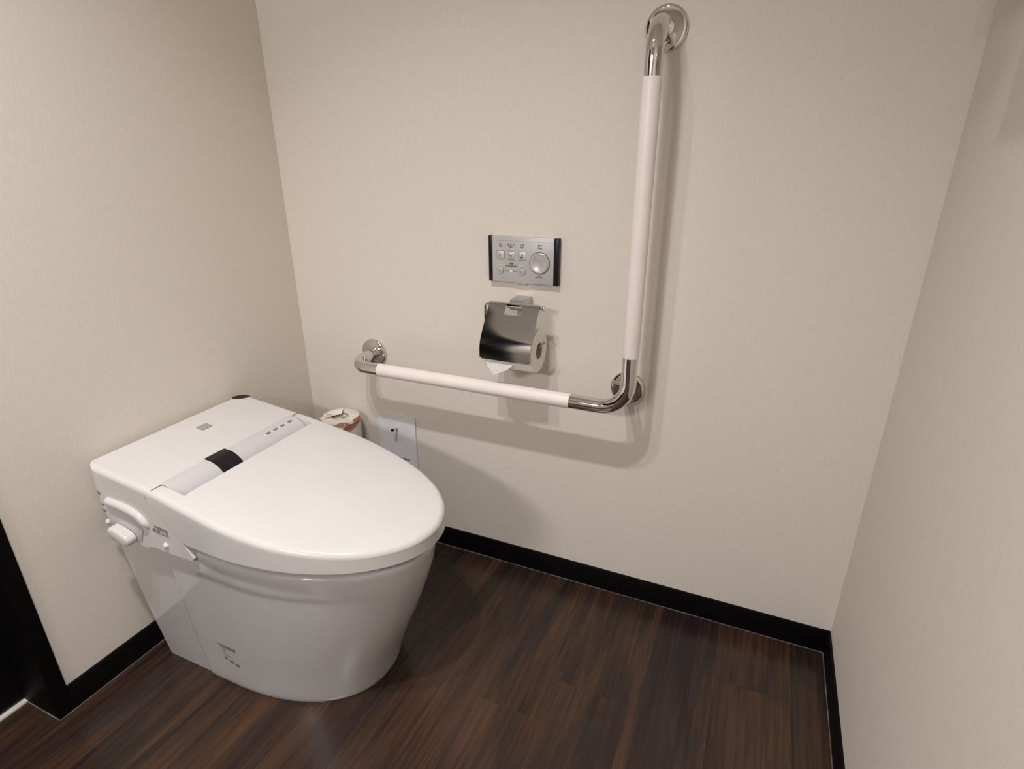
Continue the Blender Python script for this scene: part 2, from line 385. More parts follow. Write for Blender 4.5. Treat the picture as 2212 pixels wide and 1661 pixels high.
# bowl: lofted sections
XF = [(0, .529), (.012, .5315), (.06, .546), (.10, .562), (.15, .584), (.20, .605), (.27, .630), (.296, .6385), (.300, .6396), (.32, .6435), (.345, .648)]
HB = [(0, .1628), (.012, .1642), (.06, .1655), (.15, .170), (.22, .1735), (.296, .1775), (.300, .1788), (.32, .1805), (.345, .182)]
XR = [(0, .187), (.10, .176), (.20, .168), (.35, .172)]
def bowl():
    zs = [0, .004, .012, .03, .06, .09, .12, .15, .18, .21, .24, .27, .285, .296, .300, .31, .32, .335, .345]
    rings = []
    for z in zs:
        ins = 0.0015 if z == 0 else 0
        h_ = front_outline(lerp_tab(XR, z), .25 + .08*min(z/.3, 1), lerp_tab(XF, z)-ins, lerp_tab(HB, z)-ins, 2.25 - .28*min(z/.3, 1))
        h_ = [(h_[0][0], h_[0][1]-.0045), (h_[0][0]+.0006, h_[0][1]-.0014), (h_[0][0]+.0020, h_[0][1]-.0002), (h_[0][0]+.0040, h_[0][1])] + h_[1:]
        rings.append([(x, YC-w, z) for x, w in h_] + [(x, YC+w, z) for x, w in h_[::-1][1:]])
    # rounded rim and the top going inwards
    base = rings[-1]
    for off, dz in ((.0012, .003), (.004, .006), (.008, .0072), (.030, .0072)):
        s = []
        for x, y, z in base:
            cx = .40; vx, vy = x-cx, y-YC; l = math.hypot(vx, vy); k = (l-off)/l
            s.append((cx+vx*k, YC+vy*k, .345+dz))
        rings.append(s)
    n = len(rings[0]); vs = [p for r in rings for p in r]; fs = []
    for i in range(len(rings)-1):
        for k in range(n): fs.append((i*n+k, i*n+(k+1) % n, (i+1)*n+(k+1) % n, (i+1)*n+k))
    fs.append(tuple(range(n))); fs.append(tuple((len(rings)-1)*n+k for k in range(n)))
    return mesh('bowl', vs, fs, M['ceramic'], toilet, True, 50)
bo = bowl()
# rear skirt: flat panels with rounded rear corners, set a little back from the bowl
def skirt():
    zs = [0, .02, .05, .10, .17, .22, .29, .325, .34]
    rear = [(0, .050), (.10, .030), (.17, .020), (.22, .014), (.29, .006), (.34, .008)]
    hb = [(0, .1575), (.15, .1635), (.29, .1695), (.34, .174)]
    rings = []
    for z in zs:
        x0, b, r = lerp_tab(rear, z), lerp_tab(hb, z), .006
        o_ = [(.215, -b)] + [(x0+r-r*math.sin(a), -b+r-r*math.cos(a)) for a in [PI/2*k/5 for k in range(6)]]
        rings.append([(x, YC+y, z) for x, y in o_] + [(x, YC-y, z) for x, y in o_[::-1]])
    n = len(rings[0]); vs = [p for r in rings for p in r]; fs = []
    for i in range(len(rings)-1):
        for k in range(n): fs.append((i*n+k, i*n+(k+1) % n, (i+1)*n+(k+1) % n, (i+1)*n+k))
    fs.append(tuple(range(n))); fs.append(tuple((len(rings)-1)*n+k for k in range(n)))
    return mesh('rear_skirt', vs, fs, M['ceramic'], toilet, True, 50)
sk = skirt()
sk['label'] = 'flat rear skirt panel'

def ztop(x): return .4885 - .112*x if x < .2 else (.4661 + (x-.2)*(-.165) if x < .45 else .42485 - .13*(x-.45) + .22*(x-.45)**2)
SEAM = [(.346, .268), (.369, .251), (.390, .225), (.412, .199), (.429, .180), (.445, .1725), (.455, .1725), (.462, .176), (.470, .182)]
def seamx(z): return lerp_tab(SEAM, z)
def tank():
    top = [(.0065, .478), (.0085, .483), (.0135, .4866), (.024, .4858), (.04, .4840), (.10, .4773), (.150, .4717), (.1835, .4679)]
    prof = top + [(.180, .4635)] + [(seamx(z)-.0009, z) for z in (.455, .445, .437, .429, .420, .412, .401, .390, .380, .369, .357)]
    prof += [(.2665, .347), (.262, .3395), (.22, .3385), (.18, .3380), (.165, .3405), (.150, .3380), (.136, .3320), (.122, .3325), (.112, .3400), (.104, .350), (.085, .352), (.05, .355), (.022, .360), (.0075, .39), (.006, .42), (.006, .45)]
    hw, rc, rt = .190, .030, .0105
    ds = [rc*(1-math.cos(PI/2*k/14)) for k in range(15)] + [.0005, .0015, .003, .005, .0075, .0105]
    ds = sorted(set(round(d, 5) for d in ds)); ys = [YC-hw+d for d in ds] + [YC+hw-d for d in ds[::-1]]
    dd = ds + ds[::-1]; n = len(prof); vs = []; fs = []
    for y, d in zip(ys, dd):
        xm = .006 + (rc - math.sqrt(max(rc*rc-(rc-d)**2, 0)) if d < rc else 0)
        dz = (rt - math.sqrt(max(rt*rt-(rt-d)**2, 0))) if d < rt else 0
        for i, (x, z) in enumerate(prof):
            x2 = max(x, xm + max(x-.006, 0)*.5) if x < .04 else x
            if i < 3: z -= (x2-x)*.112 + dz*.7
            else: z = min(z, ztop(x2)-.0004-dz)
            vs.append((x2, y, z))
    m = len(ys)
    for j in range(m-1):
        for i in range(n): fs.append((j*n+i, j*n+(i+1) % n, (j+1)*n+(i+1) % n, (j+1)*n+i))
    fs.append(tuple(range(n))); fs.append(tuple((m-1)*n+i for i in range(n)))
    return mesh('tank', vs, fs, M['plastic'], toilet, True, 42)
tk = tank()
# hinge cylinder with a black window band
CY0, CY1 = -.587, -.261
HP = smooth_path([(.1745, 0, .4683), (.185, 0, .4678), (.195, 0, .4666), (.205, 0, .4630), (.214, 0, .4578), (.222, 0, .4505), (.228, 0, .4410), (.231, 0, .428)], 4)
def hinge_prof(d):
    out = []
    for i, p in enumerate(HP):
        t = (HP[min(i+1, len(HP)-1)]-HP[max(i-1, 0)]).normalized(); out.append((p.x-t.z*d, p.z+t.x*d))
    return out
prism('hinge_housing', hinge_prof(0)+[(.231, .404), (.1745, .404)], 'y', CY0, CY1, M['plastic2'], toilet)
prism('black_band', hinge_prof(.0004)+[(.231, .41), (.1745, .41)], 'y', -.489, -.440, M['darkplastic'], toilet)['label'] = 'glossy black sensor band'
hh = bpy.data.objects['hinge_housing']; hh['label'] = 'pale grey round housing along the lid hinge'
for y, s in ((-.3465, '電源'), (-.3255, '便座'), (-.3045, '温水'), (-.2825, '節電')):
    a = math.radians(71); nx, nz = math.cos(a), math.sin(a)
    text('printed_text', s, (.2005, y, .4660), (0, 1, 0), (-nz, 0, nx), .0058, M['greyink'], hh, bold=.0002)
for y in (-.3555, -.336, -.315, -.2935):
    a = math.radians(71); nx, nz = math.cos(a), math.sin(a)
    lathe('indicator', [(.0014, -.0002), (.0012, .0004), (.0001, .0005)], (nx, 0, nz), (.2005, y, .4648), M['whiteink'], hh, 16)

# seat ring between bowl and lid
def ring_solid(name, xr, x0, xf, b, n, z0, z1, m_, parent, rr=.003):
    h_ = front_outline(xr, x0, xf, b, n); o_ = [(x, -w) for x, w in h_] + [(x, w) for x, w in h_[::-1][1:]]
    def off(d): 
        r = []
        for x, y in o_:
            vx, vy = x-.42, y; l = math.hypot(vx, vy) or 1; r.append((.42+vx*(l-d)/l, vy*(l-d)/l))
        return r
    rings = [[(x, YC+y, z) for x, y in off(d)] for d, z in ((rr, z0), (0, z0+rr), (0, z1-rr), (rr, z1))]
    nn = len(o_); vs = [p for r in rings for p in r]; fs = []
    for i in range(3):
        for k in range(nn): fs.append((i*nn+k, i*nn+(k+1) % nn, (i+1)*nn+(k+1) % nn, (i+1)*nn+k))
    fs.append(tuple(range(nn))); fs.append(tuple(3*nn+k for k in range(nn)))
    return mesh(name, vs, fs, m_, parent)
ring_solid('seat', .285, .33, .638, .170, 2.0, .353, .371, M['plastic'], toilet)

# lid
def lid():
    XFL, HWL, X0 = .6665, .1935, .33; r = .011
    cnt = 56
    # v parameter list along half outline (fraction of length, half width)
    hl = []
    for k in range(14): 
        f = k/14; hl.append(('s', f))
    for k in range(cnt+1): hl.append(('c', (PI/2)*k/cnt))
    zb = .3725
    def outline(level, inset, dz=0.0):
        """level 0..1 from bottom to the top edge; inset towards the inside."""
        out = []
        for t, v in hl:
            if t == 's':
                zt = ztop(.18 + (X0-.18)*v); z = zb + (zt-zb)*level + dz
                xr = seamx(z) + inset; x = xr + (X0-xr)*v
                w = (HWL - .0035*(1-v)**1.5) - inset
            else:
                a_, b_ = XFL-X0-inset, HWL-inset
                x = X0 + a_*math.sin(v)**(2/2.03); w = b_*max(math.cos(v), 0)**(2/2.03)
            out.append((x, w))
        return out
    lay = [(0, .012, .004), (0, .002, 0), (.02, 0, 0), (.2, 0, 0), (.4, 0, 0), (.6, 0, 0), (.75, 0, 0)]
    rings = []
    def add(level, inset, dz=0.0, dome=0.0):
        o_ = outline(level, inset, dz)
        R_ = []
        for x, w in o_:
            z = zb + (ztop(x)-zb)*level + dz
            R_.append((x, w, z))
        ring = [(x, YC-w, z) for x, w, z in R_] + [(x, YC+w, z) for x, w, z in R_[::-1][1:]]
        rings.append(ring)
    add(0, .014, .006); add(0, .006, .003); add(0, .002, 0); add(.01, .0, .001)
    for lv in (.15, .3, .45, .6, .72): add(lv, 0)
    # round over to the top: level by height offset from the top
    for a in range(0, 91, 15):
        t = math.radians(a); ins = r*(1-math.cos(t)); dz = -r*(1-math.sin(t))
        add(1.0, ins, dz)
    o_ = outline(1.0, r)
    for f, dm in ((.93, .0007), (.84, .0015), (.70, .0024), (.52, .0032), (.33, .0038), (.15, .0041), (.04, .0042)):
        R_ = []
        for x, w in o_:
            xx = .42+(x-.42)*f; R_.append((xx, w*f, ztop(xx)+dm))
        rings.append([(x, YC-w, z) for x, w, z in R_] + [(x, YC+w, z) for x, w, z in R_[::-1][1:]])
    n = len(rings[0]); vs = [p for r_ in rings for p in r_]; fs = []
    for i in range(len(rings)-1):
        for k in range(n-1): fs.append((i*n+k, i*n+k+1, (i+1)*n+k+1, (i+1)*n+k))
    m_ = len(rings)
    # rear closing strip between left and right ends of every ring
    for i in range(m_-1): fs.append((i*n, (i+1)*n, (i+1)*n+n-1, i*n+n-1))
    # underside and the slit left in the middle
    h = n//2
    for b0 in (0, (m_-1)*n):
        for k in range(h-1): fs.append((b0+k, b0+k+1, b0+n-2-k, b0+n-1-k))
        fs.append((b0+h-1, b0+h, b0+h+1))
    o = mesh('lid', vs, fs, M['plastic'], toilet, True, 45)
    # cut the slot for the hinge housing
    cut = box('cut', .10, .2435, -.589, -.259, .392, .6, None)
    md = o.modifiers.new('b', 'BOOLEAN'); md.operation = 'DIFFERENCE'; md.object = cut; md.solver = 'EXACT'
    bpy.context.view_layer.update()
    dg = bpy.context.evaluated_depsgraph_get()
    me = bpy.data.meshes.new_from_object(o.evaluated_get(dg)); o.modifiers.clear(); o.data = me
    bpy.data.objects.remove(cut)
    me.polygons.foreach_set('use_smooth', [True]*len(me.polygons)); me.set_sharp_from_angle(angle=math.radians(35))
    return o
ld = lid()
# small parts on the tank top
sl = -.112
def on_top(poly, name, m_, h=.0008, dep=.002):
    n = len(poly); vs = [(x, y, ztop(x)-dep) for x, y in poly] + [(x, y, ztop(x)+h) for x, y in poly]
    fs = [tuple(range(n)), tuple(range(n, 2*n))] + [(i, (i+1) % n, n+(i+1) % n, n+i) for i in range(n)]
    return mesh(name, vs, fs, m_, tk, False)
on_top(rrect(.0725, -.4, .021, .0255, .003), 'wash_button', M['grey'])['label'] = 'small grey square window on the tank top'
pc = []
cx, cy, rr = .006+.030, YC+.190-.030, .0272
for k in range(13):
    a = math.radians(93 + 88*k/12); pc.append((cx+rr*math.cos(a), cy+rr*math.sin(a)))
pc += [(.0140, -.272), (.0235, -.266), (.030, -.259), (.035, -.248), (.0375, -.240)]
on_top(pc, 'corner_vent', M['darkplastic'], .0006, .010)['label'] = 'dark corner insert at the rear of the tank'

# parts on the near side of the tank
YS = YC - .190
lp = smooth_path([(.052, YS+.001, .4160), (.062, YS-.0005, .4165), (.112, YS-.001, .4135), (.139, YS-.0005, .4055), (.154, YS+.001, .391), (.158, YS+.0035, .380)], 6)
tube('service_hood', lp, .0088, M['plastic'], tk, 20, scale=[min(1, .45+.55*min(i/5, 1), .35+.65*min((len(lp)-1-i)/7, 1)) for i in range(len(lp))])['label'] = 'rounded moulding over the service opening'
prism('service_cover', [(.046, .406), (.060, .4045), (.100, .4015), (.133, .394), (.141, .374), (.128, .345), (.10, .343), (.05, .350), (.040, .364)], 'y', YS-.002, YS+.002, M['plastic2'], tk, .0015, 2)
def knob():
    c = (.0875, .354); out = []
    ang = math.radians(-14); sec = [(0, .003, .95), (0, .0, 1.0), (-.012, 0, 1.0), (-.017, 0, .93), (-.0185, 0, .80)]
    vs = []; fs = []; n = 32
    for dy, _, s in sec:
        for k in range(n):
            a = 2*PI*k/n; ca, sa = math.cos(a), math.sin(a)
            x = .0295*s*math.copysign(abs(ca)**.75, ca); z = .0140*s*math.copysign(abs(sa)**.75, sa)
            vs.append((c[0]+x*math.cos(ang)-z*math.sin(ang), YS-.003+dy, c[1]+x*math.sin(ang)*-1*-1+z*math.cos(ang)))
    for i in range(len(sec)-1):
        for k in range(n): fs.append((i*n+k, i*n+(k+1) % n, (i+1)*n+(k+1) % n, (i+1)*n+k))
    fs.append(tuple(range(n))); fs.append(tuple((len(sec)-1)*n+k for k in range(n)))
    o = mesh('manual_lever', vs, fs, M['plastic'], tk, True, 60); o['label'] = 'oval white lever on the tank side'
knob()
for x, z in ((.036, .3635), (.1975, .3560)):
    lathe('screw_cap', [(.0062, 0), (.0060, .002), (.0045, .0045), (.0022, .0058), (.0001, .0062)], (0, -1, 0), (x, YS+.0005, z), M['plastic'], tk, 20)
text('printed_text', '■ 取扱注意', (.1945, YS-.0004, .3905), (1, 0, -.10), (0, 0, 1), .0068, M['greyink'], tk, bold=.0001)
text('printed_text', '●便ふた', (.1915, YS-.0004, .3815), (1, 0, -.08), (0, 0, 1), .0115, M['greyink'], tk, bold=.0001)
text('printed_text', '●', (.0335, YS-.0004, .428), (1, 0, 0), (0, 0, 1), .010, M['greyink'], tk)
text('printed_text', '止水', (.033, YS-.0004, .402), (1, 0, 0), (0, 0, 1), .0065, M['greyink'], tk)
text('printed_text', '注意', (.033, YS-.0004, .388), (1, 0, 0), (0, 0, 1), .0065, M['greyink'], tk)
# maker's label on the bowl side (its square code left out)
def side_label():
    def P(x, z, e=.0004): return (x, YC-half_w(x, .25+.08*min(z/.3, 1), lerp_tab(XF, z)-(.25+.08*min(z/.3, 1)), lerp_tab(HB, z), 2.1)-e, z)
    vs = []; fs = []
    def quad(x0, z0, x1, z1, h_, nseg=6):
        i0 = len(vs)
        for k in range(nseg+1):
            x = x0+(x1-x0)*k/nseg; z = z0+(z1-z0)*k/nseg; vs.append(P(x, z)); vs.append(P(x, z-h_))
        for k in range(nseg): fs.append((i0+2*k, i0+2*k+2, i0+2*k+3, i0+2*k+1))
    def oval(cx, cz, a, b):
        i0 = len(vs); n = 14
        for k in range(n):
            t = 2*PI*k/n; vs.append(P(cx+a*math.cos(t), cz+b*math.sin(t)))
        fs.append(tuple(range(i0, i0+n)))
    quad(.239, .1165, .287, .1150, .0030); quad(.245, .112, .287, .1105, .0035)
    quad(.247, .103, .258, .1015, .0022); quad(.249, .096, .251, .090, .0035, 2); quad(.251, .090, .267, .0875, .0018)
    oval(.252, .078, .0045, .0045); oval(.267, .0735, .0075, .004); oval(.281, .069, .0065, .004)
    o = mesh('printed_label', vs, fs, M['greyink'], bo, False); o['label'] = 'small grey printed marks low on the bowl'
side_label()

# ------------------------------------------------------------------ grab bar
BY = -.092; BZ = .544; BX = .926; RC = .0155
gb = thing('grab_bar', 'L-shaped chrome grab bar with cream sleeves on the wall', 'grab bar', (BX, 0, BZ))
tube('steel_tube', arc_path([(.238, -.004, .551), (.238, BY, BZ), (.322, BY, BZ)], .044, 14), RC, M['chrome'], gb, 40)
tube('steel_tube', arc_path([(.801, BY, BZ), (BX, BY, BZ), (BX, BY, .662)], .058, 18), RC, M['chrome'], gb, 40)
tube('steel_tube', arc_path([(BX, BY, 1.143), (BX, BY, 1.231), (BX, -.004, 1.231)], .055, 18), RC, M['chrome'], gb, 40)
tube('support_post', [(.906, -.004, .561), (.909, BY+.01, .561)], .011, M['chrome'], gb, 28)
def sleeve(a, b):
    A, B = Vector(a), Vector(b); n = 10; pts = [A + (B-A)*t for t in (0, .0015, .004, .25, .5, .75, .996, .9985, 1)]
    return tube('grip_sleeve', pts, .0161, M['sleeve'], gb, 40, scale=[.975, .99, 1, 1, 1, 1, 1, .99, .975])
sleeve((.318, BY, BZ), (.8055, BY, BZ)); sleeve((BX, BY, .658), (BX, BY, 1.147))
for x, z in ((.238, .551), (.906, .558), (BX, 1.231)):
    fl = lathe('wall_flange', [(.0365, .0003), (.0370, .002), (.0368, .0045), (.0356, .0068), (.0335, .0080), (.030, .0087), (.022, .0094), (.0172, .0098), (.0164, .0105), (.0155, .0125)], (0, -1, 0), (x, 0, z), M['chrome'], gb, 64)

# ------------------------------------------------------------------ paper holder
ph = thing('paper_holder', 'chrome paper holder with hinged cover flap below control panel', 'toilet paper holder', (.662, 0, .72))
HY, HZ = -.056, .7285
def bracket():
    a = [(.643, .0, .7385), (.6805, .0, .7385), (.6805, .0, .708), (.643, .0, .708)]
    b = [(.6465, -.048, .7385), (.6805, -.048, .7385), (.6805, -.048, .7165), (.6465, -.048, .7165)]
    vs = a+b; bm = bmesh.new(); V = [bm.verts.new(v) for v in vs]
    for f in [(0,1,2,3), (7,6,5,4), (0,4,5,1), (1,5,6,2), (2,6,7,3), (3,7,4,0)]: bm.faces.new([V[i] for i in f])
    bmesh.ops.bevel(bm, geom=bm.edges[:], offset=.0012, segments=3, affect='EDGES')
    return from_bm('bracket', bm, M['satin'], ph, True, 40)
bracket()
tube('hinge_sleeve', [(.6465, HY, HZ), (.682, HY, HZ)], .0062, M['chrome'], ph, 28)
tube('wire_frame', arc_path([(.729, HY, HZ), (.5915, HY, HZ), (.5915, HY, .6455), (.722, HY, .6455), (.734, HY, .6575)], .010, 8), .0032, M['chrome'], ph, 16)
lathe('end_cap', [(.0001, -.0008), (.0052, -.0008), (.0056, .001), (.0052, .003), (.0001, .003)], (1, 0, 0), (.7275, HY, HZ), M['chrome'], ph, 24)
def cover():
    prof = smooth_path([(0, -.0545, .7335), (0, -.062, .7275), (0, -.0800, .7020), (0, -.0985, .6760), (0, -.1075, .6610), (0, -.1118, .6480), (0, -.1128, .6350), (0, -.1132, .6205)], 6)
    X0, X1 = .6035, .7215; th = .0008; nx = 40
    ks = [X0+(X1-X0)*k/nx for k in range(nx+1)]
    nt = []
    for i, p in enumerate(prof):
        t = (prof[min(i+1, len(prof)-1)]-prof[max(i-1, 0)]).normalized(); nt.append(Vector((0, t.z, -t.y)))
    bm = bmesh.new(); V = {}
    for s in (0, 1):
        for i, p in enumerate(prof):
            for k, x in enumerate(ks):
                q = p + nt[i]*th*s; V[s, i, k] = bm.verts.new((x, q.y, q.z))
    cells = set()
    for i in range(len(prof)-1):
        for k in range(nx):
            xm = (ks[k]+ks[k+1])/2
            if i < 10 and .6445 < xm < .6835: continue
            if i >= len(prof)-2 and (k == 0 or k == nx-1): continue
            cells.add((i, k))
    for (i, k) in cells:
        bm.faces.new([V[0, i, k], V[0, i+1, k], V[0, i+1, k+1], V[0, i, k+1]])
        bm.faces.new([V[1, i, k], V[1, i, k+1], V[1, i+1, k+1], V[1, i+1, k]])
        for (di, dk, a, b) in ((-1, 0, (i, k), (i, k+1)), (1, 0, (i+1, k), (i+1, k+1)), (0, -1, (i, k), (i+1, k)), (0, 1, (i, k+1), (i+1, k+1))):
            if (i+di, k+dk) not in cells: bm.faces.new([V[0, a[0], a[1]], V[0, b[0], b[1]], V[1, b[0], b[1]], V[1, a[0], a[1]]])
    for v in [v for v in bm.verts if not v.link_faces]: bm.verts.remove(v)
    o = from_bm('cover_flap', bm, M['brushed'], ph, True, 50); o['label'] = 'curved mirror-bright cover flap'
cover()
# roll on the holder
RY, RZ, RR = -.057, .634, .0480
tr = thing('toilet_roll', 'white toilet roll hanging in the chrome holder under its flap', 'toilet roll', (.662, RY, RZ))
def roll_body():
    rc = .0185
    o = lathe('paper', [(rc, 0), (RR-.0015, 0), (RR, .0012), (RR, .1138), (RR-.0015, .115), (rc, .115), (rc, 0)], (1, 0, 0), (.605, RY, RZ), M['tissue'], tr, 72)
    lathe('core_tube', [(rc, .0005), (rc-.0012, .0005), (rc-.0012, .1145), (rc, .1145), (rc, .0005)], (1, 0, 0), (.605, RY, RZ), M['card'], tr, 40)
roll_body()
tp = [(.618, .604), (.672, .604), (.650, .590), (.633, .578)]
vs = []
for x, z in [(.615, .612), (.680, .612), (.667, .600), (.634, .5835), (.622, .600)]:
    vs.append((x, -.1075 - (z-.58)*.03, z))
vs2 = [(x, y-.0004, z) for x, y, z in vs]; n = 5
mesh('folded_end', vs+vs2, [tuple(range(n)), tuple(range(n, 2*n))]+[(i, (i+1) % n, n+(i+1) % n, n+i) for i in range(n)], M['tissue'], tr, False)['label'] = 'first sheet folded to a point'

# ------------------------------------------------------------------ control panel
cp = thing('control_panel', 'silver wall control panel with black side strips and round flush button', 'control panel', (.662, 0, .818))
FY = -.0125
box('panel_body', .5895, .7325, -.012, 0, .7685, .8670, M['panel'], cp, .0008, 2)
pb = bpy.data.objects['panel_body']
box('side_strip', .5805, .5893, -.0125, 0, .7685, .8670, M['darkplastic'], cp, .0008, 2)
box('side_strip', .7327, .7437, -.0125, 0, .7685, .8670, M['darkplastic'], cp, .0012, 2)
def pbtn(poly, name, y=-.0135, m_='button'):
    g = [( (x-sum(p[0] for p in poly)/len(poly))*1.07+sum(p[0] for p in poly)/len(poly), (z-sum(p[1] for p in poly)/len(poly))*1.07+sum(p[1] for p in poly)/len(poly)) for x, z in poly]
    b = prism(name, poly, 'y', y, -.0115, M[m_], pb, .0005, 2)
    prism('button_gap', g, 'y', -.01208, -.0118, M['groove'], b, smooth=False)
    return b
circ = lambda x, z, r, n=40: [(x+r*math.cos(2*PI*k/n), z+r*math.sin(2*PI*k/n)) for k in range(n)]
buttons = []
for x, s, s2 in ((.609, '止', 'STOP'), (.6345, 'おしり', 'SPRAY'), (.6605, 'ビデ', 'BIDET')):
    b = pbtn(rrect(x, .827, .018, .018, .0012), 'push_button'); buttons.append(b)
    text('printed_text', s, (x, FY, .8495), (1, 0, 0), (0, 0, 1), .0058, M['ink'], pb)
    text('printed_text', s2, (x, FY, .8450), (1, 0, 0), (0, 0, 1), .0028, M['ink'], pb)
def glyph(parts, parent, y=-.01395, m_='ink'):
    bm = bmesh.new()
    for (x0, z0, x1, z1, w) in parts:
        d = Vector((x1-x0, 0, z1-z0)).normalized(); q = Vector((-d.z, 0, d.x))*w/2
        a, b = Vector((x0, y, z0)), Vector((x1, y, z1))
        F = [bm.verts.new(p) for p in (a-q, b-q, b+q, a+q)]; K = [bm.verts.new(p+Vector((0, .0006, 0))) for p in (a-q, b-q, b+q, a+q)]
        bm.faces.new(F); bm.faces.new(K[::-1])
        for i in range(4): bm.faces.new([F[i], K[i], K[(i+1) % 4], F[(i+1) % 4]])
    return from_bm('symbol', bm, M[m_], parent, False)
glyph([(.6078, .8268, .6102, .8268, .0024)], buttons[0])
glyph([(.6345, .8205, .6345, .8250, .0005), (.6345, .8245, .6325, .8275, .0005), (.6345, .8245, .6365, .8275, .0005), (.6305, .8310, .6300, .8285, .0006), (.6300, .8285, .6330, .8265, .0006), (.6385, .8310, .6390, .8285, .0006), (.6390, .8285, .6360, .8265, .0006)], buttons[1])
glyph([(.6618, .8325, .6618, .8245, .0018), (.6625, .8245, .6575, .8245, .0016), (.6580, .8250, .6565, .8215, .0014), (.6618, .8225, .6622, .8250, .0012)], buttons[2])
m1 = pbtn(circ(.608, .793, .0078), 'push_button'); m2 = pbtn(circ(.6605, .793, .0078), 'push_button')
glyph([(.6062, .793, .6098, .793, .0007)], m1); glyph([(.6586, .793, .6624, .793, .0007), (.6605, .7911, .6605, .7949, .0007)], m2)
for x in (.6212, .6276, .6408, .6474):
    lathe('level_dot', [(.0011, 0), (.0009, .0004), (.0001, .0005)], (0, -1, 0), (x, -.012, .793), M['ink'], pb, 14)
lathe('level_light', [(.0022, 0), (.0020, .0008), (.0001, .0012)], (0, -1, 0), (.6342, -.012, .793), M['led'], pb, 20)['label'] = 'glowing green light'
text('printed_text', '水勢', (.6345, FY, .8092), (1, 0, 0), (0, 0, 1), .0050, M['ink'], pb)
text('printed_text', 'WATER PRESSURE', (.6345, FY, .8040), (1, 0, 0), (0, 0, 1), .0034, M['ink'], pb)
text('printed_text', '流す', (.7015, FY, .8505), (1, 0, 0), (0, 0, 1), .0054, M['ink'], pb)
text('printed_text', 'FLUSH', (.7015, FY, .8455), (1, 0, 0), (0, 0, 1), .0034, M['ink'], pb)
text('printed_text', '洗浄', (.7005, FY, .7868), (1, 0, 0), (0, 0, 1), .0026, M['ink'], pb)
text('printed_text', 'FULL FLUSH', (.7005, FY, .7835), (1, 0, 0), (0, 0, 1), .0032, M['ink'], pb)
fb = lathe('flush_button', [(.0225, -.0002), (.0222, .002), (.0205, .0032), (.0165, .0030), (.0125, .0012), (.0100, .0004), (.0001, .0002)], (0, -1, 0), (.7005, -.0122, .8140), M['button'], pb, 64)
lathe('button_gap', [(.0236, 0), (.0236, .0002), (.0222, .0003)], (0, -1, 0), (.7005, -.012, .8140), M['groove'], fb, 64)
rb = random.Random(11)
for cx, cz, nch in ((.6095, .8405, 2), (.635, .8405, 3), (.6615, .8402, 4), (.7015, .8404, 4), (.6085, .8045, 3), (.6605, .8065, 3)):
    bm = bmesh.new()
    for c_ in range(nch):
        for a in range(2):
            for b in range(3):
                if rb.random() < .6:
                    px, pz = cx+(c_-(nch-1)/2)*.0052+a*.0019-.001, cz+(1-b)*.0017
                    bmesh.ops.create_icosphere(bm, subdivisions=1, radius=.0007, matrix=Matrix.Translation((px, -.0124, pz)))
    o = from_bm('braille_dots', bm, M['whiteink'], pb)
glyph([(.5905, .8575, .7315, .8575, .0002)], pb, -.0122, 'groove')
box('latch_tab', .641, .669, -.011, 0, .7655, .7686, M['panel'], cp)

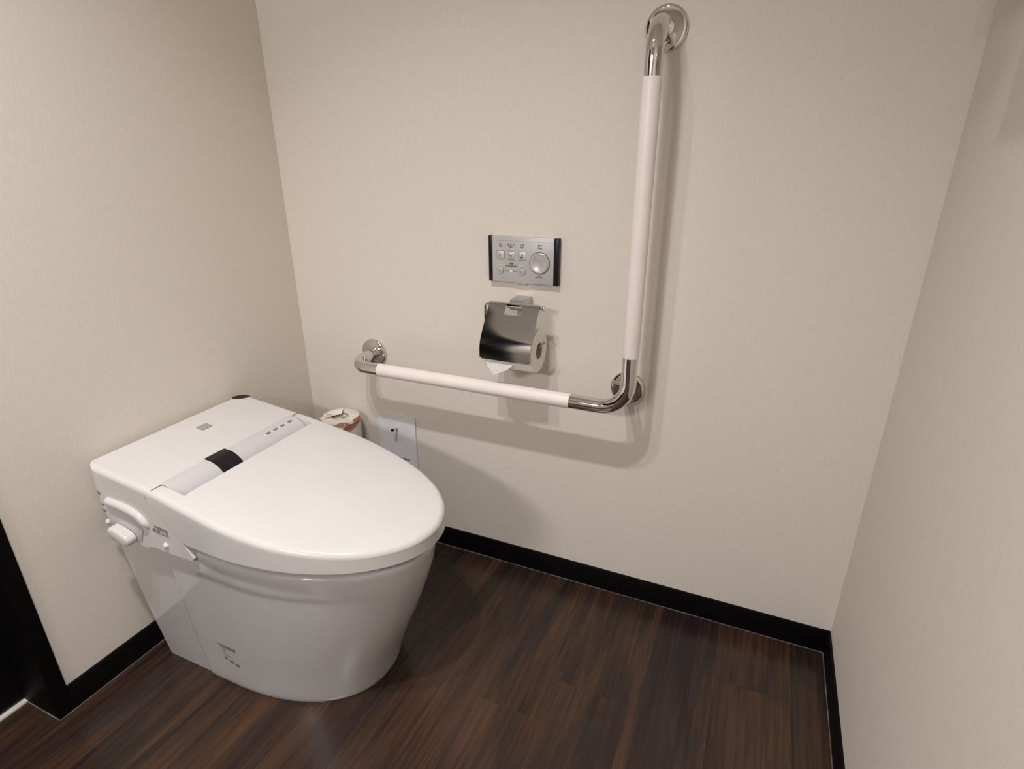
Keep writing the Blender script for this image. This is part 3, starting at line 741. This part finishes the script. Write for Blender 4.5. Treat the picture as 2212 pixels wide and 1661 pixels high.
# ------------------------------------------------------------------ wrapped spare rolls stacked behind the toilet
def wrapped_roll(x, y, z, label, detail, rot=0):
    t = thing('wrapped_roll', label, 'toilet roll', (x, y, z), 'wrapped toilet rolls stacked behind the toilet')
    R0, H = .0535, .1235; seg = 64; rn = random.Random(int(z*1000)+5)
    vs = []; fs = []; prof = [(R0-.006, 0), (R0-.001, .002), (R0, .006), (R0, H*.35), (R0, H*.7), (R0, H-.007), (R0-.001, H-.0025), (R0-.004, H)]
    for i, (r, h_) in enumerate(prof):
        for k in range(seg):
            a = 2*PI*k/seg; w = .0006*math.sin(5*a+i) + rn.uniform(-.0003, .0003)
            vs.append(((r+w)*math.cos(a), (r+w)*math.sin(a), h_))
    for i in range(len(prof)-1):
        for k in range(seg): fs.append((i*seg+k, i*seg+(k+1) % seg, (i+1)*seg+(k+1) % seg, (i+1)*seg+k))
    fs.append(tuple(range(seg))); fs.append(tuple((len(prof)-1)*seg+k for k in range(seg)))
    o = mesh('wrapper', vs, fs, M['wrapper'], None); o.parent = t; o.rotation_euler.z = rot
    if detail:
        # crumpled folds tucked into the core hole on top
        vs = []; fs = []; nr = 14; seg = 96
        for i in range(nr+1):
            q = i/nr; r = (R0-.001)*(1-q)+.002
            for k in range(seg):
                a = 2*PI*k/seg + q*1.2
                f = abs(((a*7/(2*PI)+.3*math.sin(3*a)) % 1)-.5)*2
                hgt = H + .0035 + .0045*math.sin(PI*min(q*1.6, 1))*f - (.020*max(q-.66, 0)/.34 if q > .66 else 0) + rn.uniform(-.0006, .0006)
                if i == 0: hgt = H-.003
                vs.append((r*math.cos(a), r*math.sin(a), hgt))
        for i in range(nr):
            for k in range(seg): fs.append((i*seg+k, i*seg+(k+1) % seg, (i+1)*seg+(k+1) % seg, (i+1)*seg+k))
        fs.append(tuple(nr*seg+k for k in range(seg)))
        o2 = mesh('folded_paper', vs, fs, M['wraptop'], None, True, 25); o2.parent = t; o2['label'] = 'crumpled brown and cream folded top'
        fl = []
        bm = bmesh.new()
        P = [(-.045, -.012, H+.0055), (-.030, -.034, H+.0045), (-.006, -.018, H+.012), (.004, .004, H+.010), (-.012, .030, H+.013), (-.034, .026, H+.006)]
        V = [bm.verts.new(p) for p in P]; cpt = bm.verts.new((-.018, .0, H+.0085))
        for i in range(6): bm.faces.new([V[i], V[(i+1) % 6], cpt])
        o3 = from_bm('paper_flap', bm, M['tissue'], None, False); o3.parent = t; md = o3.modifiers.new('t', 'SOLIDIFY'); md.thickness = .0006
        text('printed_text', 'CAS', (-.024, -.012, H+.0092), (1, .5, 0), (-.4, 1, .1), .010, M['greyink'], None).parent = t
    return t
wrapped_roll(.146, -.064, 0.0, 'lowest wrapped spare roll, standing on the floor in the corner', False, 1.0)
wrapped_roll(.147, -.063, 0.1245, 'middle wrapped spare roll of the stack in the corner', False, 2.2)
wrapped_roll(.1485, -.0615, 0.249, 'brown and cream wrapped toilet roll behind the toilet, topmost of its stack', True, 0.4)

# ------------------------------------------------------------------ bag on its hook
hk = thing('wall_hook', 'small steel peg hook on the wall beside the toilet lid', 'hook', (.291, 0, .344))
lathe('peg', [(.0042, 0), (.0042, .0012), (.0030, .002), (.0030, .020), (.0036, .0215), (.0040, .026)], (0, -1, 0.12), (.291, 0, .3425), M['chrome'], hk, 24)
lathe('end_tip', [(.0044, 0), (.0046, .001), (.0042, .0022), (.0001, .0024)], (0, -1, 0.12), (.291, -.0255, .3455), M['darkplastic'], hk, 24)['label'] = 'black tip of the peg'
bg = thing('sanitary_bag', 'white paper bag hanging on the wall hook, lower half hidden', 'paper bag', (.29, -.003, .28))
def bag():
    nx, nz = 18, 26; vs = []; fs = []
    for s in (0, 1):
        for j in range(nz+1):
            for i in range(nx+1):
                u, v = i/nx, j/nz; x = .2315+(.1175)*u; z = .1765+(.3745+.006*u-.1765)*v
                y = -.0035-.0014*s-.0012*math.sin(7*v+2*u)*(.3+u*(1-u)*3) - .002*(1-v)
                if s == 0: y = -.0008-.0003*v
                vs.append((x, y, z))
    K = (nx+1)*(nz+1)
    for s in (0, 1):
        for j in range(nz):
            for i in range(nx):
                a = s*K+j*(nx+1)+i; fs.append((a, a+1, a+nx+2, a+nx+1))
    for j in range(nz):
        for i in (0, nx):
            a = j*(nx+1)+i; fs.append((a, a+nx+1, a+nx+1+K, a+K))
    for i in range(nx):
        for j in (0, nz):
            a = j*(nx+1)+i; fs.append((a, a+1, a+1+K, a+K))
    return mesh('bag_sheet', vs, fs, M['paper'], bg, True, 60)
bag()
text('printed_text', 'SANITARY BAG', (.2905, -.0068, .2515), (1, 0, .02), (0, 0, 1), .0088, M['ink'], bg, spacing=1.18)

# ------------------------------------------------------------------ unseen box and pad, added to throw the shadows top right
sh = thing('shadow_box', 'unseen white box high on the right wall, added to cast a shadow', 'shadow caster', (W, -.466, 1.242))
box('shadow_box_body', W-.12, W, -.60, -.332, 1.242, 1.40, M['plastic'], sh, .002)
fa = thing('shadow_paddle', 'unseen pad on a stem off the right wall, added to cast a shadow', 'support arm', (W, -.505, 1.70))  # unseen pad, placed only for a blurred shadow near the corner
tube('paddle_stem', [(W, -.505, 1.70), (W-.292, -.505, 1.70)], .008, M['chrome'], fa, 20)
box('paddle_pad', W-.305, W-.290, -.530, -.478, 1.578, 1.82, M['sleeve'], fa, .006)
